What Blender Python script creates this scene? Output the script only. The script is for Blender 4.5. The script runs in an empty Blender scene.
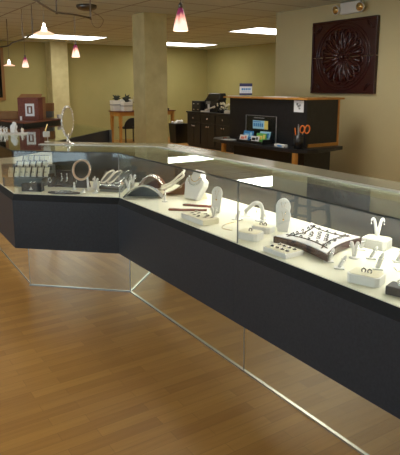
import bpy, bmesh, math, random
from mathutils import Vector, Matrix
random.seed(7)
PI = math.pi
S = bpy.context.scene
C = S.collection
# ---------------------------------------------------------------- camera
cam = bpy.data.objects.new('camera', bpy.data.cameras.new('camera')); C.objects.link(cam); S.camera = cam
cam.location = (0, 0, 1.5)
cam.rotation_euler = (PI/2 - 0.1818, 0, 0)
cam.data.sensor_fit = 'HORIZONTAL'; cam.data.sensor_width = 36; cam.data.lens = 49.78
cam.data.shift_y = -0.0995; cam.data.clip_start = 0.02
# ---------------------------------------------------------------- world, exposure
w = bpy.data.worlds.new('sky'); S.world = w; w.use_nodes = True
bg = w.node_tree.nodes['Background']; bg.inputs[0].default_value = (0.74, 0.86, 1.0, 1); bg.inputs[1].default_value = 2.6
S.view_settings.view_transform = 'Standard'; S.view_settings.look = 'None'
S.view_settings.exposure = 0.25; S.view_settings.gamma = 1; S.view_settings.use_curve_mapping = False
CEIL_LIGHT = 5.5      # fluorescent ceiling panels
CASE_TUBE = 46.0      # tubes inside the display cases
SHADE = 5.0           # pendants
# ---------------------------------------------------------------- room axes: u = away along the long case, v = across
U = Vector((-0.55, 0.835, 0)).normalized(); V = Vector((0.835, 0.55, 0)).normalized()
UANG = math.atan2(U.y, U.x); VANG = math.atan2(V.y, V.x)
def uv(u, v, z=0): return U*u + V*v + Vector((0, 0, z))
HC = 2.6
# ---------------------------------------------------------------- materials
def mat(name, col, rough=0.5, metal=0.0, spec=0.5, emit=None, es=0, coat=0, alpha=1):
    m = bpy.data.materials.new(name); m.use_nodes = True
    b = m.node_tree.nodes['Principled BSDF']
    b.inputs['Base Color'].default_value = (*col, 1); b.inputs['Roughness'].default_value = rough
    b.inputs['Metallic'].default_value = metal; b.inputs['Specular IOR Level'].default_value = spec
    b.inputs['Coat Weight'].default_value = coat
    if emit: b.inputs['Emission Color'].default_value = (*emit, 1); b.inputs['Emission Strength'].default_value = es
    return m
def nd(m, t, **k):
    n = m.node_tree.nodes.new(t)
    for a, b in k.items(): setattr(n, a, b)
    return n
def lk(m, a, b): m.node_tree.links.new(a, b)
def bsdf(m): return m.node_tree.nodes['Principled BSDF']
def noisy(name, c1, c2, scale=6, rough=0.6, detail=4, bump=0, coords='Object', **k):
    m = mat(name, c1, rough, **k)
    tc = nd(m, 'ShaderNodeTexCoord'); n = nd(m, 'ShaderNodeTexNoise'); n.inputs['Scale'].default_value = scale; n.inputs['Detail'].default_value = detail
    r = nd(m, 'ShaderNodeValToRGB'); r.color_ramp.elements[0].position = .35; r.color_ramp.elements[1].position = .65
    r.color_ramp.elements[0].color = (*c1, 1); r.color_ramp.elements[1].color = (*c2, 1)
    lk(m, tc.outputs[coords], n.inputs['Vector']); lk(m, n.outputs['Fac'], r.inputs[0]); lk(m, r.outputs[0], bsdf(m).inputs['Base Color'])
    if bump:
        b = nd(m, 'ShaderNodeBump'); b.inputs['Strength'].default_value = bump; b.inputs['Distance'].default_value = .01
        lk(m, n.outputs['Fac'], b.inputs['Height']); lk(m, b.outputs[0], bsdf(m).inputs['Normal'])
    return m
def thin_glass(name, tint, ior=1.5, rough=0.0):
    m = bpy.data.materials.new(name); m.use_nodes = True; nt = m.node_tree; nt.nodes.remove(nt.nodes['Principled BSDF'])
    o = nt.nodes['Material Output']; f = nd(m, 'ShaderNodeFresnel')
    ge = nd(m, 'ShaderNodeNewGeometry'); mr = nd(m, 'ShaderNodeMapRange'); mr.inputs[3].default_value = ior; mr.inputs[4].default_value = 1/ior
    lk(m, ge.outputs['Backfacing'], mr.inputs[0]); lk(m, mr.outputs[0], f.inputs[0])     # same reflectance from both sides of the pane
    t = nd(m, 'ShaderNodeBsdfTransparent'); t.inputs[0].default_value = (*tint, 1)
    g = nd(m, 'ShaderNodeBsdfGlossy'); g.inputs['Roughness'].default_value = rough; g.inputs['Color'].default_value = (.95, 1, .95, 1)
    x = nd(m, 'ShaderNodeMixShader'); lk(m, f.outputs[0], x.inputs[0]); lk(m, t.outputs[0], x.inputs[1]); lk(m, g.outputs[0], x.inputs[2]); lk(m, x.outputs[0], o.inputs[0])
    return m
def wood_floor():
    m = mat('laminate_floor', (.5, .25, .08), .36, spec=.4)
    tc = nd(m, 'ShaderNodeTexCoord'); mp = nd(m, 'ShaderNodeMapping'); mp.inputs['Rotation'].default_value = (0, 0, -VANG)
    lk(m, tc.outputs['Object'], mp.inputs[0])
    br = nd(m, 'ShaderNodeTexBrick'); br.offset = .37; br.offset_frequency = 2
    for k, v in (('Scale', 1), ('Brick Width', .42), ('Row Height', .066), ('Mortar Size', .0008), ('Bias', 0), ('Mortar Smooth', .2)): br.inputs[k].default_value = v
    br.inputs['Color1'].default_value = (0, 0, 0, 1); br.inputs['Color2'].default_value = (1, 1, 1, 1); br.inputs['Mortar'].default_value = (.0, .0, .0, 1)
    lk(m, mp.outputs[0], br.inputs['Vector'])
    st = nd(m, 'ShaderNodeMapping'); st.inputs['Scale'].default_value = (1.5, 22, 1); lk(m, mp.outputs[0], st.inputs[0])
    n = nd(m, 'ShaderNodeTexNoise'); n.inputs['Scale'].default_value = 2.2; n.inputs['Detail'].default_value = 6; lk(m, st.outputs[0], n.inputs['Vector'])
    add = nd(m, 'ShaderNodeMath', operation='MULTIPLY_ADD'); add.inputs[1].default_value = .45
    mu = nd(m, 'ShaderNodeMath', operation='MULTIPLY'); mu.inputs[1].default_value = .65
    lk(m, br.outputs['Color'], add.inputs[0]); lk(m, n.outputs['Fac'], mu.inputs[0]); lk(m, mu.outputs[0], add.inputs[2])
    r = nd(m, 'ShaderNodeValToRGB'); e = r.color_ramp.elements
    e[0].position = .1; e[0].color = (.42, .195, .046, 1); e[1].position = .85; e[1].color = (.62, .325, .088, 1)
    lk(m, add.outputs[0], r.inputs[0])
    mx = nd(m, 'ShaderNodeMix', data_type='RGBA'); mx.inputs[7].default_value = (.22, .1, .035, 1)
    m2 = nd(m, 'ShaderNodeMath', operation='MULTIPLY'); m2.inputs[1].default_value = .55
    lk(m, br.outputs['Fac'], m2.inputs[0]); lk(m, m2.outputs[0], mx.inputs[0]); lk(m, r.outputs[0], mx.inputs[6]); lk(m, mx.outputs[2], bsdf(m).inputs['Base Color'])
    return m
def ceiling_tiles():
    m = mat('ceiling_tile', (.6, .55, .42), .9)
    tc = nd(m, 'ShaderNodeTexCoord'); mp = nd(m, 'ShaderNodeMapping'); mp.inputs['Rotation'].default_value = (0, 0, -VANG); lk(m, tc.outputs['Object'], mp.inputs[0])
    br = nd(m, 'ShaderNodeTexBrick'); br.offset = 0
    for k, v in (('Scale', 1), ('Brick Width', 1.2), ('Row Height', .6), ('Mortar Size', .016), ('Mortar Smooth', .1)): br.inputs[k].default_value = v
    br.inputs['Color1'].default_value = (.62, .68, .62, 1); br.inputs['Color2'].default_value = (.59, .645, .585, 1); br.inputs['Mortar'].default_value = (.30, .29, .26, 1)
    lk(m, mp.outputs[0], br.inputs['Vector']); lk(m, br.outputs['Color'], bsdf(m).inputs['Base Color'])
    return m
def stone():
    return noisy('column_stone', (.68, .62, .33), (.58, .52, .26), 5, .7, 6, 0)
M = dict(
    floor=wood_floor(), ceil=ceiling_tiles(), wall=noisy('painted_wall', (.44, .39, .155), (.42, .375, .145), 3, .75), stone=stone(),
    pwall=noisy('beige_wall', (.60, .52, .29), (.58, .50, .28), 3, .75),
    fascia=noisy('charcoal_laminate', (.021, .025, .032), (.029, .034, .042), 90, .5, spec=.35), ledge=noisy('black_laminate', (.007, .007, .008), (.010, .010, .011), 60, .6, spec=.25),
    deck=mat('cream_deck', (.84, .81, .66), .7), board=mat('beige_board', (.40, .37, .27), .12), strip=mat('pale_strip', (.62, .63, .58), .3),
    glass=thin_glass('clear_glass', (.975, .99, .98)), edge=mat('glass_edge', (.008, .016, .012), .3), mirror=mat('mirror', (.90, .88, .70), .0, .95),
    tmirror=mat('dark_door', (.030, .032, .034), .25), alu=mat('aluminium', (.62, .64, .66), .3, 1), steel=mat('dark_steel', (.20, .19, .17), .4, 1),
    tube=mat('fluorescent_tube', (1, 1, 1), .5, emit=(1, .98, .87), es=CASE_TUBE), dimtube=mat('dim_fluorescent_tube', (1, 1, 1), .5, emit=(1, .96, .84), es=CASE_TUBE*.18), panel=mat('light_diffuser', (1, 1, 1), .5, emit=(1, .97, .88), es=CEIL_LIGHT),
    white=mat('white_leatherette', (.80, .79, .77), .5), bwhite=mat('white_plastic', (.74, .73, .68), .4), cream=mat('cream_suede', (.74, .69, .52), .8),
    ringmet=mat('dark_silver', (.28, .28, .30), .22, 1), silver=mat('silver', (.85, .85, .86), .18, 1), gold=mat('gold', (.85, .60, .25), .25, 1), pearl=mat('pearl', (.85, .80, .68), .2, coat=.5), red=mat('red_beads', (.17, .03, .03), .25, coat=.4),
    dark=mat('black_velvet', (.010, .010, .012), .6), mahog=mat('mahogany', (.040, .007, .006), .25, coat=.25), framewood=mat('window_frame_wood', (.30, .15, .04), .5), umber=mat('umber_wood', (.022, .010, .007), .5), brown=mat('brown_wood', (.16, .05, .025), .4),
    pinewood=noisy('orange_wood', (.52, .25, .05), (.42, .19, .035), 8, .45), card=noisy('cardboard', (.33, .17, .07), (.29, .145, .055), 10, .8),
    blackwood=noisy('black_painted_wood', (.010, .010, .012), (.015, .015, .017), 20, .35), black=mat('black_plastic', (.012, .012, .013), .3), grey=mat('grey_plastic', (.25, .25, .25), .4),
    paper=mat('paper', (.80, .80, .82), .7), orange=mat('orange_plastic', (.80, .20, .03), .35), blue=mat('blue_card', (.05, .25, .60), .5), sky=mat('sky_card', (.35, .65, .85), .5),
    green=mat('green_card', (.12, .40, .10), .5), yellow=mat('yellow_card', (.75, .6, .15), .5), pink=mat('pink_card', (.75, .25, .18), .5), navy=mat('navy_ink', (.03, .035, .12), .6), ink=mat('black_ink', (.02, .02, .02), .7),
    acrylic=thin_glass('acrylic', (.92, .94, .94), 1.35), rose=mat('rose_metal', (.75, .52, .38), .3, .6), slate=mat('slate_grey', (.12, .13, .13), .5), stripe=mat('tan_wicker', (.5, .42, .28), .7),
    dimglass=mat('dark_window', (.012, .011, .010), .1), leaf=mat('dark_leaf', (.02, .025, .015), .7), chair=mat('chair_black', (.015, .015, .017), .4),
)
def shade_glass():
    m = mat('pink_art_glass', (.8, .4, .4), .25)
    tc = nd(m, 'ShaderNodeTexCoord'); sp = nd(m, 'ShaderNodeSeparateXYZ'); lk(m, tc.outputs['Object'], sp.inputs[0])
    n = nd(m, 'ShaderNodeTexNoise'); n.inputs['Scale'].default_value = 14; mp = nd(m, 'ShaderNodeMapping'); mp.inputs['Scale'].default_value = (2.2, 2.2, .5); lk(m, tc.outputs['Object'], mp.inputs[0]); lk(m, mp.outputs[0], n.inputs['Vector'])
    a = nd(m, 'ShaderNodeMath', operation='MULTIPLY_ADD'); a.inputs[1].default_value = .55; lk(m, n.outputs['Fac'], a.inputs[0])
    b = nd(m, 'ShaderNodeMath', operation='MULTIPLY_ADD'); b.inputs[1].default_value = -4.0; b.inputs[2].default_value = .50; lk(m, sp.outputs['Z'], b.inputs[0]); lk(m, b.outputs[0], a.inputs[2])
    r = nd(m, 'ShaderNodeValToRGB'); e = r.color_ramp.elements; e[0].position = -.0; e[0].color = (.035, .005, .02, 1); e[1].position = .62; e[1].color = (1, .78, .62, 1)
    x = e.new(.28); x.color = (.16, .02, .06, 1); x = e.new(.45); x.color = (.75, .32, .26, 1)
    lk(m, a.outputs[0], r.inputs[0]); lk(m, r.outputs[0], bsdf(m).inputs['Base Color']); lk(m, r.outputs[0], bsdf(m).inputs['Emission Color']); bsdf(m).inputs['Emission Strength'].default_value = .9
    return m
M['shade'] = shade_glass()
M['bulb'] = mat('lit_bulb', (1, 1, 1), .5, emit=(1, .9, .75), es=SHADE*3)
M['lit_disc'] = mat('lit_frosted_disc', (.8, .5, .4), .4, emit=(1, .62, .42), es=.9)
# ---------------------------------------------------------------- mesh helpers
class MB:
    def __init__(s): s.bm = bmesh.new(); s.mi = 0
    def _f(s, vs):
        try: f = s.bm.faces.new(vs); f.material_index = s.mi; return f
        except ValueError: return None
    def m(s, i): s.mi = i; return s
    def prism(s, pts, z0, z1, pts2=None):
        q = pts2 or pts
        a = [s.bm.verts.new((p[0], p[1], z0)) for p in pts]; b = [s.bm.verts.new((p[0], p[1], z1)) for p in q]
        n = len(a); s._f(a[::-1]); s._f(b)
        for i in range(n): s._f([a[i], a[(i+1) % n], b[(i+1) % n], b[i]])
        return s
    def box(s, x0, x1, y0, y1, z0, z1, bev=0):
        if bev <= 0: return s.prism([(x0, y0), (x1, y0), (x1, y1), (x0, y1)], z0, z1)
        t = bmesh.new(); r = bmesh.ops.create_cube(t, size=1)
        bmesh.ops.scale(t, vec=(x1-x0, y1-y0, z1-z0), verts=t.verts); bmesh.ops.translate(t, vec=((x0+x1)/2, (y0+y1)/2, (z0+z1)/2), verts=t.verts)
        bmesh.ops.bevel(t, geom=t.edges, offset=bev, segments=2, affect='EDGES', profile=.5)
        return s.merge(t)
    def merge(s, t, mx=None):
        if mx: t.transform(mx)
        mp = {v: s.bm.verts.new(v.co) for v in t.verts}
        for f in t.faces: s._f([mp[v] for v in f.verts])
        t.free(); return s
    def tube(s, pts, r, n=8, cap=True):
        pts = [Vector(p) for p in pts]; rs = r if isinstance(r, (list, tuple)) else [r]*len(pts)
        rings = []; up = None
        for i, p in enumerate(pts):
            d = (pts[min(i+1, len(pts)-1)]-pts[max(i-1, 0)])
            d = d.normalized() if d.length > 1e-9 else Vector((0, 0, 1))
            if up is None: up = Vector((0, 0, 1)) if abs(d.z) < .9 else Vector((1, 0, 0))
            a = d.cross(up)
            if a.length < 1e-4: a = d.cross(Vector((1, .3, .2)))
            a.normalize(); b = a.cross(d).normalized(); up = b
            rings.append([s.bm.verts.new(p+(a*math.cos(t*2*PI/n)+b*math.sin(t*2*PI/n))*rs[i]) for t in range(n)])
        for i in range(len(rings)-1):
            for t in range(n): s._f([rings[i][t], rings[i][(t+1) % n], rings[i+1][(t+1) % n], rings[i+1][t]])
        if cap: s._f(rings[0][::-1]); s._f(rings[-1])
        return s
    def loop(s, pts, r, n=6):      # closed tube
        return s.tube(list(pts)+[pts[0]], r, n, False)
    def lathe(s, prof, n=20, c=(0, 0, 0)):
        rings = []
        for r, z in prof: rings.append([s.bm.verts.new((c[0]+r*math.cos(t*2*PI/n), c[1]+r*math.sin(t*2*PI/n), c[2]+z)) for t in range(n)] if r > 1e-6 else [s.bm.verts.new((c[0], c[1], c[2]+z))])
        for i in range(len(rings)-1):
            A, B = rings[i], rings[i+1]
            for t in range(n):
                u = (t+1) % n
                if len(A) == 1 and len(B) == 1: continue
                if len(A) == 1: s._f([A[0], B[u], B[t]])
                elif len(B) == 1: s._f([A[t], A[u], B[0]])
                else: s._f([A[t], A[u], B[u], B[t]])
        return s
    def ball(s, c, r, n=8):
        t = bmesh.new(); bmesh.ops.create_uvsphere(t, u_segments=n, v_segments=max(4, n//2+1), radius=r); return s.merge(t, Matrix.Translation(Vector(c)))
    def beads(s, pts, r, n=6):
        for p in pts: s.ball(p, r, n)
        return s
    def slab(s, fn, N=12, th=.006):     # ribbon: fn(t)->(left point, right point), thickened along its normal
        L = []; R = []
        for i in range(N+1):
            a, b = fn(i/N); L.append(Vector(a)); R.append(Vector(b))
        rows = []
        for i in range(N+1):
            tg = (L[min(i+1, N)]-L[max(i-1, 0)]); nn = tg.cross(R[i]-L[i]).normalized()*th
            rows.append([s.bm.verts.new(x) for x in (L[i], R[i], R[i]+nn, L[i]+nn)])
        for i in range(N):
            for k in range(4): s._f([rows[i][k], rows[i][(k+1) % 4], rows[i+1][(k+1) % 4], rows[i+1][k]])
        s._f(rows[0][::-1]); s._f(rows[-1]); return s
    def xf(s, mx): s.bm.transform(mx); return s
    def build(s, name, mats, parent=None, smooth=False, loc=None, rot=None, bev=0):
        bmesh.ops.recalc_face_normals(s.bm, faces=s.bm.faces)
        me = bpy.data.meshes.new(name); s.bm.to_mesh(me); s.bm.free()
        for x in (mats if isinstance(mats, list) else [mats]): me.materials.append(M[x] if isinstance(x, str) else x)
        if smooth:
            for p in me.polygons: p.use_smooth = True
        o = bpy.data.objects.new(name, me); C.objects.link(o)
        if parent: o.parent = parent
        if loc is not None: o.location = loc
        if rot is not None: o.rotation_euler = rot if isinstance(rot, tuple) else (0, 0, rot)
        if bev:
            b = o.modifiers.new('bevel', 'BEVEL'); b.width = bev; b.segments = 2; b.limit_method = 'ANGLE'
        return o
def tag(o, label, cat, group=None, kind=None):
    if label: o['label'] = label
    if cat: o['category'] = cat
    if group: o['group'] = group
    if kind: o['kind'] = kind
    return o
def thing(name, label, cat, loc=(0, 0, 0), rz=0, group=None):
    o = bpy.data.objects.new(name, None); C.objects.link(o); o.location = loc; o.rotation_euler = (0, 0, rz); o.empty_display_size = .05
    return tag(o, label, cat, group)
def struct(o): o['kind'] = 'structure'; return o
def dup(root, loc, rz=0, label=None, group=None, scale=None):
    r = root.copy(); C.objects.link(r); r.location = loc; r.rotation_euler = (0, 0, rz)
    if scale: r.scale = (scale,)*3 if not isinstance(scale, tuple) else scale
    if label: r['label'] = label
    if group: r['group'] = group
    for ch in list(root.children):
        c = ch.copy(); C.objects.link(c); c.parent = r
        for g in ch.children:
            d = g.copy(); C.objects.link(d); d.parent = c
    return r
def P2(u, v): p = uv(u, v); return (p.x, p.y)
def uvbox(mb, u0, u1, v0, v1, z0, z1): return mb.prism([P2(u0, v0), P2(u0, v1), P2(u1, v1), P2(u1, v0)], z0, z1)
# ---------------------------------------------------------------- the room
UB, VR, VL, UF = 14.4, 9.75, -4.2, -3.0
VP, UP = 5.85, 6.74      # wall with the carved panel
struct(uvbox(MB(), UF-.2, UB+.2, VL-.2, VR+.2, -.1, 0).build('floor', 'floor'))
struct(uvbox(MB(), UF-.2, UB+.2, VL-.2, VR+.2, HC, HC+.1).build('ceiling', 'ceil'))
struct(uvbox(MB(), UB, UB+.2, VL-.2, VR+.2, 0, HC).build('wall_back', 'wall'))
struct(uvbox(MB(), UP, UB, VR, VR+.2, 0, HC).build('wall_back_right', 'wall'))
struct(uvbox(MB(), UF, UP, VP, VR+.2, 0, HC).build('wall_right', 'pwall'))
struct(uvbox(MB(), UF-.2, UF, VL-.2, VR+.2, 0, HC).build('wall_front', 'pwall'))
wl = MB(); WIN = [(-2.2, .6), (1.0, 3.8), (4.2, 8.5)]
uvbox(wl, UF, UB, VL-.2, VL, 0, .12); uvbox(wl, UF, UB, VL-.2, VL, 2.35, HC)
e = [UF] + [x for a in WIN for x in a] + [UB]
for i in range(0, len(e), 2): uvbox(wl, e[i], e[i+1], VL-.2, VL, .12, 2.35)
struct(wl.build('wall_left', 'pwall'))
for i, (a, b) in enumerate(WIN):
    f = MB()
    for q in ((a, a+.06), (b-.06, b), ((a+b)/2-.025, (a+b)/2+.025)): uvbox(f, q[0], q[1], VL-.14, VL-.06, .12, 2.35)
    uvbox(f, a, b, VL-.14, VL-.06, .12, .18); uvbox(f, a, b, VL-.14, VL-.06, 2.29, 2.35)
    wf = struct(f.build('window_%d' % (i+2), 'alu'))
    uvbox(MB(), a+.06, b-.06, VL-.105, VL-.095, .18, 2.29).build('window_pane', 'glass', wf)
    l = bpy.data.lights.new('daylight_portal', 'AREA'); l.shape = 'RECTANGLE'; l.size = b-a; l.size_y = 2.23; l.cycles.is_portal = True
    lo = bpy.data.objects.new('daylight_portal', l); C.objects.link(lo); lo.location = uv((a+b)/2, VL-.16, 1.235)
    lo.rotation_euler = V.to_track_quat('-Z', 'Z').to_euler()
# dark window at the far left of the back wall
wn = MB(); uvbox(wn, UB-.05, UB, 2.7, 3.65, 1.15, 1.22); uvbox(wn, UB-.05, UB, 2.7, 3.65, 2.38, 2.45); uvbox(wn, UB-.05, UB, 2.7, 2.77, 1.22, 2.38); uvbox(wn, UB-.05, UB, 3.58, 3.65, 1.22, 2.38)
wn = struct(wn.build('window_1', 'framewood'))
uvbox(MB(), UB-.02, UB-.005, 2.77, 3.58, 1.22, 2.38).build('window_pane', 'dimglass', wn)
# stone-faced columns
def col(n, x, y, L, z=HC):
    c = Vector((x, y, 0)); pts = [c, c+V*L, c+V*L+U*L, c+U*L]
    return struct(MB().prism([(p.x, p.y) for p in pts], 0, z).build('trim_%d' % n, 'stone', bev=.006))
col(1, -.850, 8.70, .40)
col(2, -3.74, 14.24, .44).location = (0, 0, 0)
# ---------------------------------------------------------------- display cases
CC = Vector((-.5657, 3.8076)); AA = Vector((-1.3524, 3.9506))
D1 = Vector((.5445, -.83876)); N1 = Vector((-.83876, -.5445)); R2 = Vector((.98387, -.17887)); N2 = Vector((-.17887, -.98387))
D3 = Vector((-.51707, .85594)); N3 = Vector((-.85594, -.51707))
A1 = math.atan2(D1.y, D1.x); A2 = math.atan2(R2.y, R2.x)
ZT, ZD, ZL, ZF = 1.047, .732, .684, .3246
def S1(s, o, z=ZD): q = CC + D1*s + N1*o; return Vector((q.x, q.y, z))
def S2(s, o, z=ZD): q = CC + R2*(-s) + N2*o; return Vector((q.x, q.y, z))
def isect(P, d, Q, e):
    t = ((Q-P).x*e.y-(Q-P).y*e.x)/(d.x*e.y-d.y*e.x); return P+d*t
def endC(o): return isect(CC+N1*o, D1, CC+N2*o, R2)
QA = Vector((-1.22, 4.55))
def endA(o):
    if o >= -.15: return isect(AA+N2*o, R2, AA+N3*o, D3)
    return AA + (QA-AA)*(-o/.61)
def endS(s): return lambda o: CC + D1*s + N1*o
def t2(v): return (v.x, v.y)
def quad(e0, e1, oa, ob): return [t2(e0(oa)), t2(e1(oa)), t2(e1(ob)), t2(e0(ob))]
def case(label, e0, e1, n_out, lit=True, right_cap=False):
    g0 = .0
    root = thing('glass_display_case', label, 'display case', (0, 0, 0))
    c0, c1 = e0, e1                      # joints of the recessed base sit a little nearer the bend
    if e0 is not endC and e0 is not endA: e0 = (lambda f: lambda o: f(o)-D1*.042)(e0)
    if e1 is not endC and e1 is not endA: e1 = (lambda f: lambda o: f(o)-D1*.042)(e1)
    MB().prism(quad(e0, e1, -.086, -.60), .008, ZF).build('mirrored_base', 'mirror', root)
    tr = MB().prism(quad(e0, e1, -.078, -.088), 0, .010)
    for e_ in (e0, e1):
        a, b = e_(-.084), e_(-.09); d = (e1(-.09)-e0(-.09)).normalized()*(.0035 if e_ is e0 else -.0035)
        tr.prism([t2(a), t2(b), t2(b+d), t2(a+d)], .009, ZF)
    tr.build('base_trim', 'alu', root)
    e0, e1 = c0, c1
    MB().prism(quad(e0, e1, .018, -.60), ZF, ZL).build('cabinet_body', 'fascia', root)
    MB().prism(quad(e0, e1, .018, -.60), ZL, ZD-.004, quad(e0, e1, .0, -.60)).build('front_ledge', 'ledge', root)
    MB().prism(quad(e0, e1, -.001, -.60), ZD-.004, ZD).build('deck', 'deck', root)
    gl = MB().prism(quad(e0, e1, -.001, -.007), ZD, ZT-.006).build('front_glass', 'glass', root)
    MB().prism(quad(e0, e1, 0, -.60), ZT-.006, ZT).build('top_glass', 'glass', root)
    ed = MB().prism(quad(e0, e1, .0035, -.0), ZT-.007, ZT+.0005)
    ed.build('glass_edge', 'edge', root)
    a, b = e1(-.0), e1(-.006); d = (e1(0)-e0(0)).normalized()*-.0018
    MB().prism([t2(a+n_out*.001), t2(b), t2(b+d), t2(a+d+n_out*.001)], ZD, ZT-.006).build('joint_strip', 'grey', root)
    MB().prism(quad(e0, e1, -.60, -.606), ZD, ZT-.03).build('rear_door', 'tmirror', root)
    MB().prism(quad(e0, e1, -.42, -.606), ZT+.0002, ZT+.004).build('rear_rail', 'board', root)
    MB().prism(quad(e0, e1, -.385, -.42), ZT+.0002, ZT+.005).build('rail_strip', 'strip', root)
    MB().prism(quad(e0, e1, -.425, -.438), ZT-.046, ZT-.0065).build('light_valance', 'board', root)
    if lit:
        p0, p1 = e0(-.50), e1(-.50); d = (p1-p0).normalized(); p0 = p0+d*.06; p1 = p1-d*.06
        MB().tube([(p0.x, p0.y, ZT-.032), (p1.x, p1.y, ZT-.032)], .011, 10).build('light_tube', 'tube' if lit is True else 'dimtube', root, True)
    return root
case('long display case run, stretch left of the upright glass joint, next to the bend', endC, endS(1.378), N1)
case('long display case run, nearest stretch right of the upright glass joint', endS(1.379), endS(3.1), N1)
case('short middle display case facing the camera, between the two bends', endA, endC, N2, lit='dim')
# left corner case, turning back towards the columns
root = thing('corner_display_case', 'display case at far left turning away towards the cardboard boxes, dark back panel', 'display case')
CP = [AA, Vector((-2.44, 5.75)), Vector((-2.02, 6.05)), Vector((-1.70, 7.1)), Vector((-.97, 5.95)), QA]
def ins(d0):
    c = sum(CP, Vector((0, 0)))/6; return [t2(p+(c-p).normalized()*d0) for p in CP]
full = [t2(p) for p in CP]
MB().prism([t2(endA(-.093)), t2(CP[1]+N3*-.093)]+ins(.1)[2:], .012, ZF).build('mirrored_base', 'mirror', root)
f0, f1 = AA+N3*-.09, AA+N3*-.09+D3*2.1
q = endA(-.09)
MB().prism([t2(q), t2(f1), t2(f1-N3*.014), t2(q-N3*.014)], 0, .014).build('base_trim', 'alu', root)
q0 = endA(.018); q1 = CP[1]+N3*.018
MB().prism([t2(q0), t2(q1)]+full[2:], ZF, ZL).build('cabinet_body', 'fascia', root)
MB().prism([t2(q0), t2(q1)]+full[2:], ZL, ZD-.004, full).build('front_ledge', 'ledge', root)
MB().prism(full, ZD-.004, ZD).build('deck', 'deck', root)
MB().prism(full, ZT-.006, ZT).build('top_glass', 'glass', root)
MB().prism([t2(AA-D3*0-N3*.001), t2(CP[1]-N3*.001), t2(CP[1]-N3*.007), t2(AA-N3*.007+D3*.004)], ZD, ZT-.006).build('front_glass', 'glass', root)
ed = MB().prism([t2(AA+N3*.0035), t2(CP[1]+N3*.0035), t2(CP[1]), t2(AA)], ZT-.007, ZT+.0005)
ed.build('glass_edge', 'edge', root)
bp = MB(); d = (CP[4]-QA).normalized(); nn = Vector((-d.y, d.x))
bp.prism([t2(QA+d*.02), t2(CP[4]), t2(CP[4]+nn*.012), t2(QA+d*.02+nn*.012)], ZD, ZT-.007)
d = (CP[3]-CP[4]).normalized(); nn = Vector((-d.y, d.x))
bp.prism([t2(CP[4]), t2(CP[3]), t2(CP[3]+nn*.012), t2(CP[4]+nn*.012)], ZD, ZT-.007)
bp.build('back_panel', 'blackwood', root)
MB().box(-.006, .02, -.02, .0, ZD, ZT-.007).build('corner_post', 'slate', root, loc=(-.965, 5.93, 0))
# tall black cabinet with a wooden top behind the corner case
root = thing('black_cabinet', 'tall black cabinet with brown wooden top carrying the cardboard boxes', 'cabinet')
b0, b1 = Vector((-2.30, 6.0)), Vector((-1.72, 7.16)); b0 = Vector((-1.98, 6.30)); dd = (b1-b0).normalized(); nn = Vector((-dd.y, dd.x))
b0 = b0-dd*.02+nn*.02; b1 = b1+nn*.02
ext = b0+nn*.75-dd*.0
MB().prism([t2(b0), t2(b1), t2(b1+nn*.6), (-2.75, 7.6), (-2.6, 6.95)], 0, 1.078).build('cabinet_body', 'blackwood', root)
MB().prism([t2(b0-nn*.015), t2(b1-nn*.015), t2(b1+nn*.62), (-2.77, 7.61), (-2.62, 6.94)], 1.078, 1.092).build('wooden_top', 'brown', root)
# ---------------------------------------------------------------- ceiling lights
def panel(label, u0, u1, v0, v1):
    c = uv((u0+u1)/2, (v0+v1)/2, HC); a, b = (u1-u0)/2, (v1-v0)/2
    r = thing('ceiling_light', label, 'ceiling light', c, VANG, 'fluorescent panels in the ceiling')
    fr = MB(); fr.box(-b-.03, b+.03, -a-.03, -a, -.012, -.001).box(-b-.03, b+.03, a, a+.03, -.012, -.001).box(-b-.03, -b, -a, a, -.012, -.001).box(b, b+.03, -a, a, -.012, -.001)
    fr.build('light_frame', 'alu', r); MB().box(-b, b, -a, a, -.008, -.001).build('diffuser', 'panel', r)
panel('lit fluorescent ceiling panel above the left column and cardboard boxes', 12.05, 13.05, 3.8, 5.4)
panel('lit fluorescent ceiling panel partly hidden behind the central column', 12.5, 13.5, 7.15, 8.8)
panel('lit fluorescent ceiling panel cut off by the wall with the carved panel', 8.45, 9.40, 6.90, 8.50)
for k, (u0, v0) in enumerate(((4.3, -2.4), (4.3, 2.6), (.6, 2.6), (8.1, -.9))):  # unseen extra panels, added to brighten the near part of the room
    panel('added fluorescent ceiling panel out of view, brightening the room', u0, u0+1.0, v0, v0+1.6)
# ---------------------------------------------------------------- pendants and track
def cone_pendant(label, x, y, zb, h, top, loc_extra=None):
    r = thing('cone_pendant_lamp', label, 'pendant lamp', (x, y, zb), 0, 'pink cone pendant lamps')
    MB().lathe([(.052*h/.18, 0), (.055*h/.18, .002), (.040*h/.18, h*.4), (.022*h/.18, h*.8), (.016*h/.18, h*.88), (.013*h/.18, h*.88), (.037*h/.18, h*.4), (.049*h/.18, .003)], 24).build('glass_shade', 'shade', r, True)
    MB().lathe([(0, h*.86), (.014*h/.18, h*.86), (.016*h/.18, h*1.02), (.006, h*1.1), (0, h*1.1)], 16).build('lamp_cap', 'steel', r, True)
    MB().lathe([(0, .03*h/.18), (.018, .045*h/.18), (.02, .07*h/.18), (.01, h*.55), (0, h*.6)], 12).build('bulb', 'bulb', r, True)
    MB().tube([(0, 0, h*1.08), (0, 0, top-zb)], .0028, 6).build('cord', 'steel', r)
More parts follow.
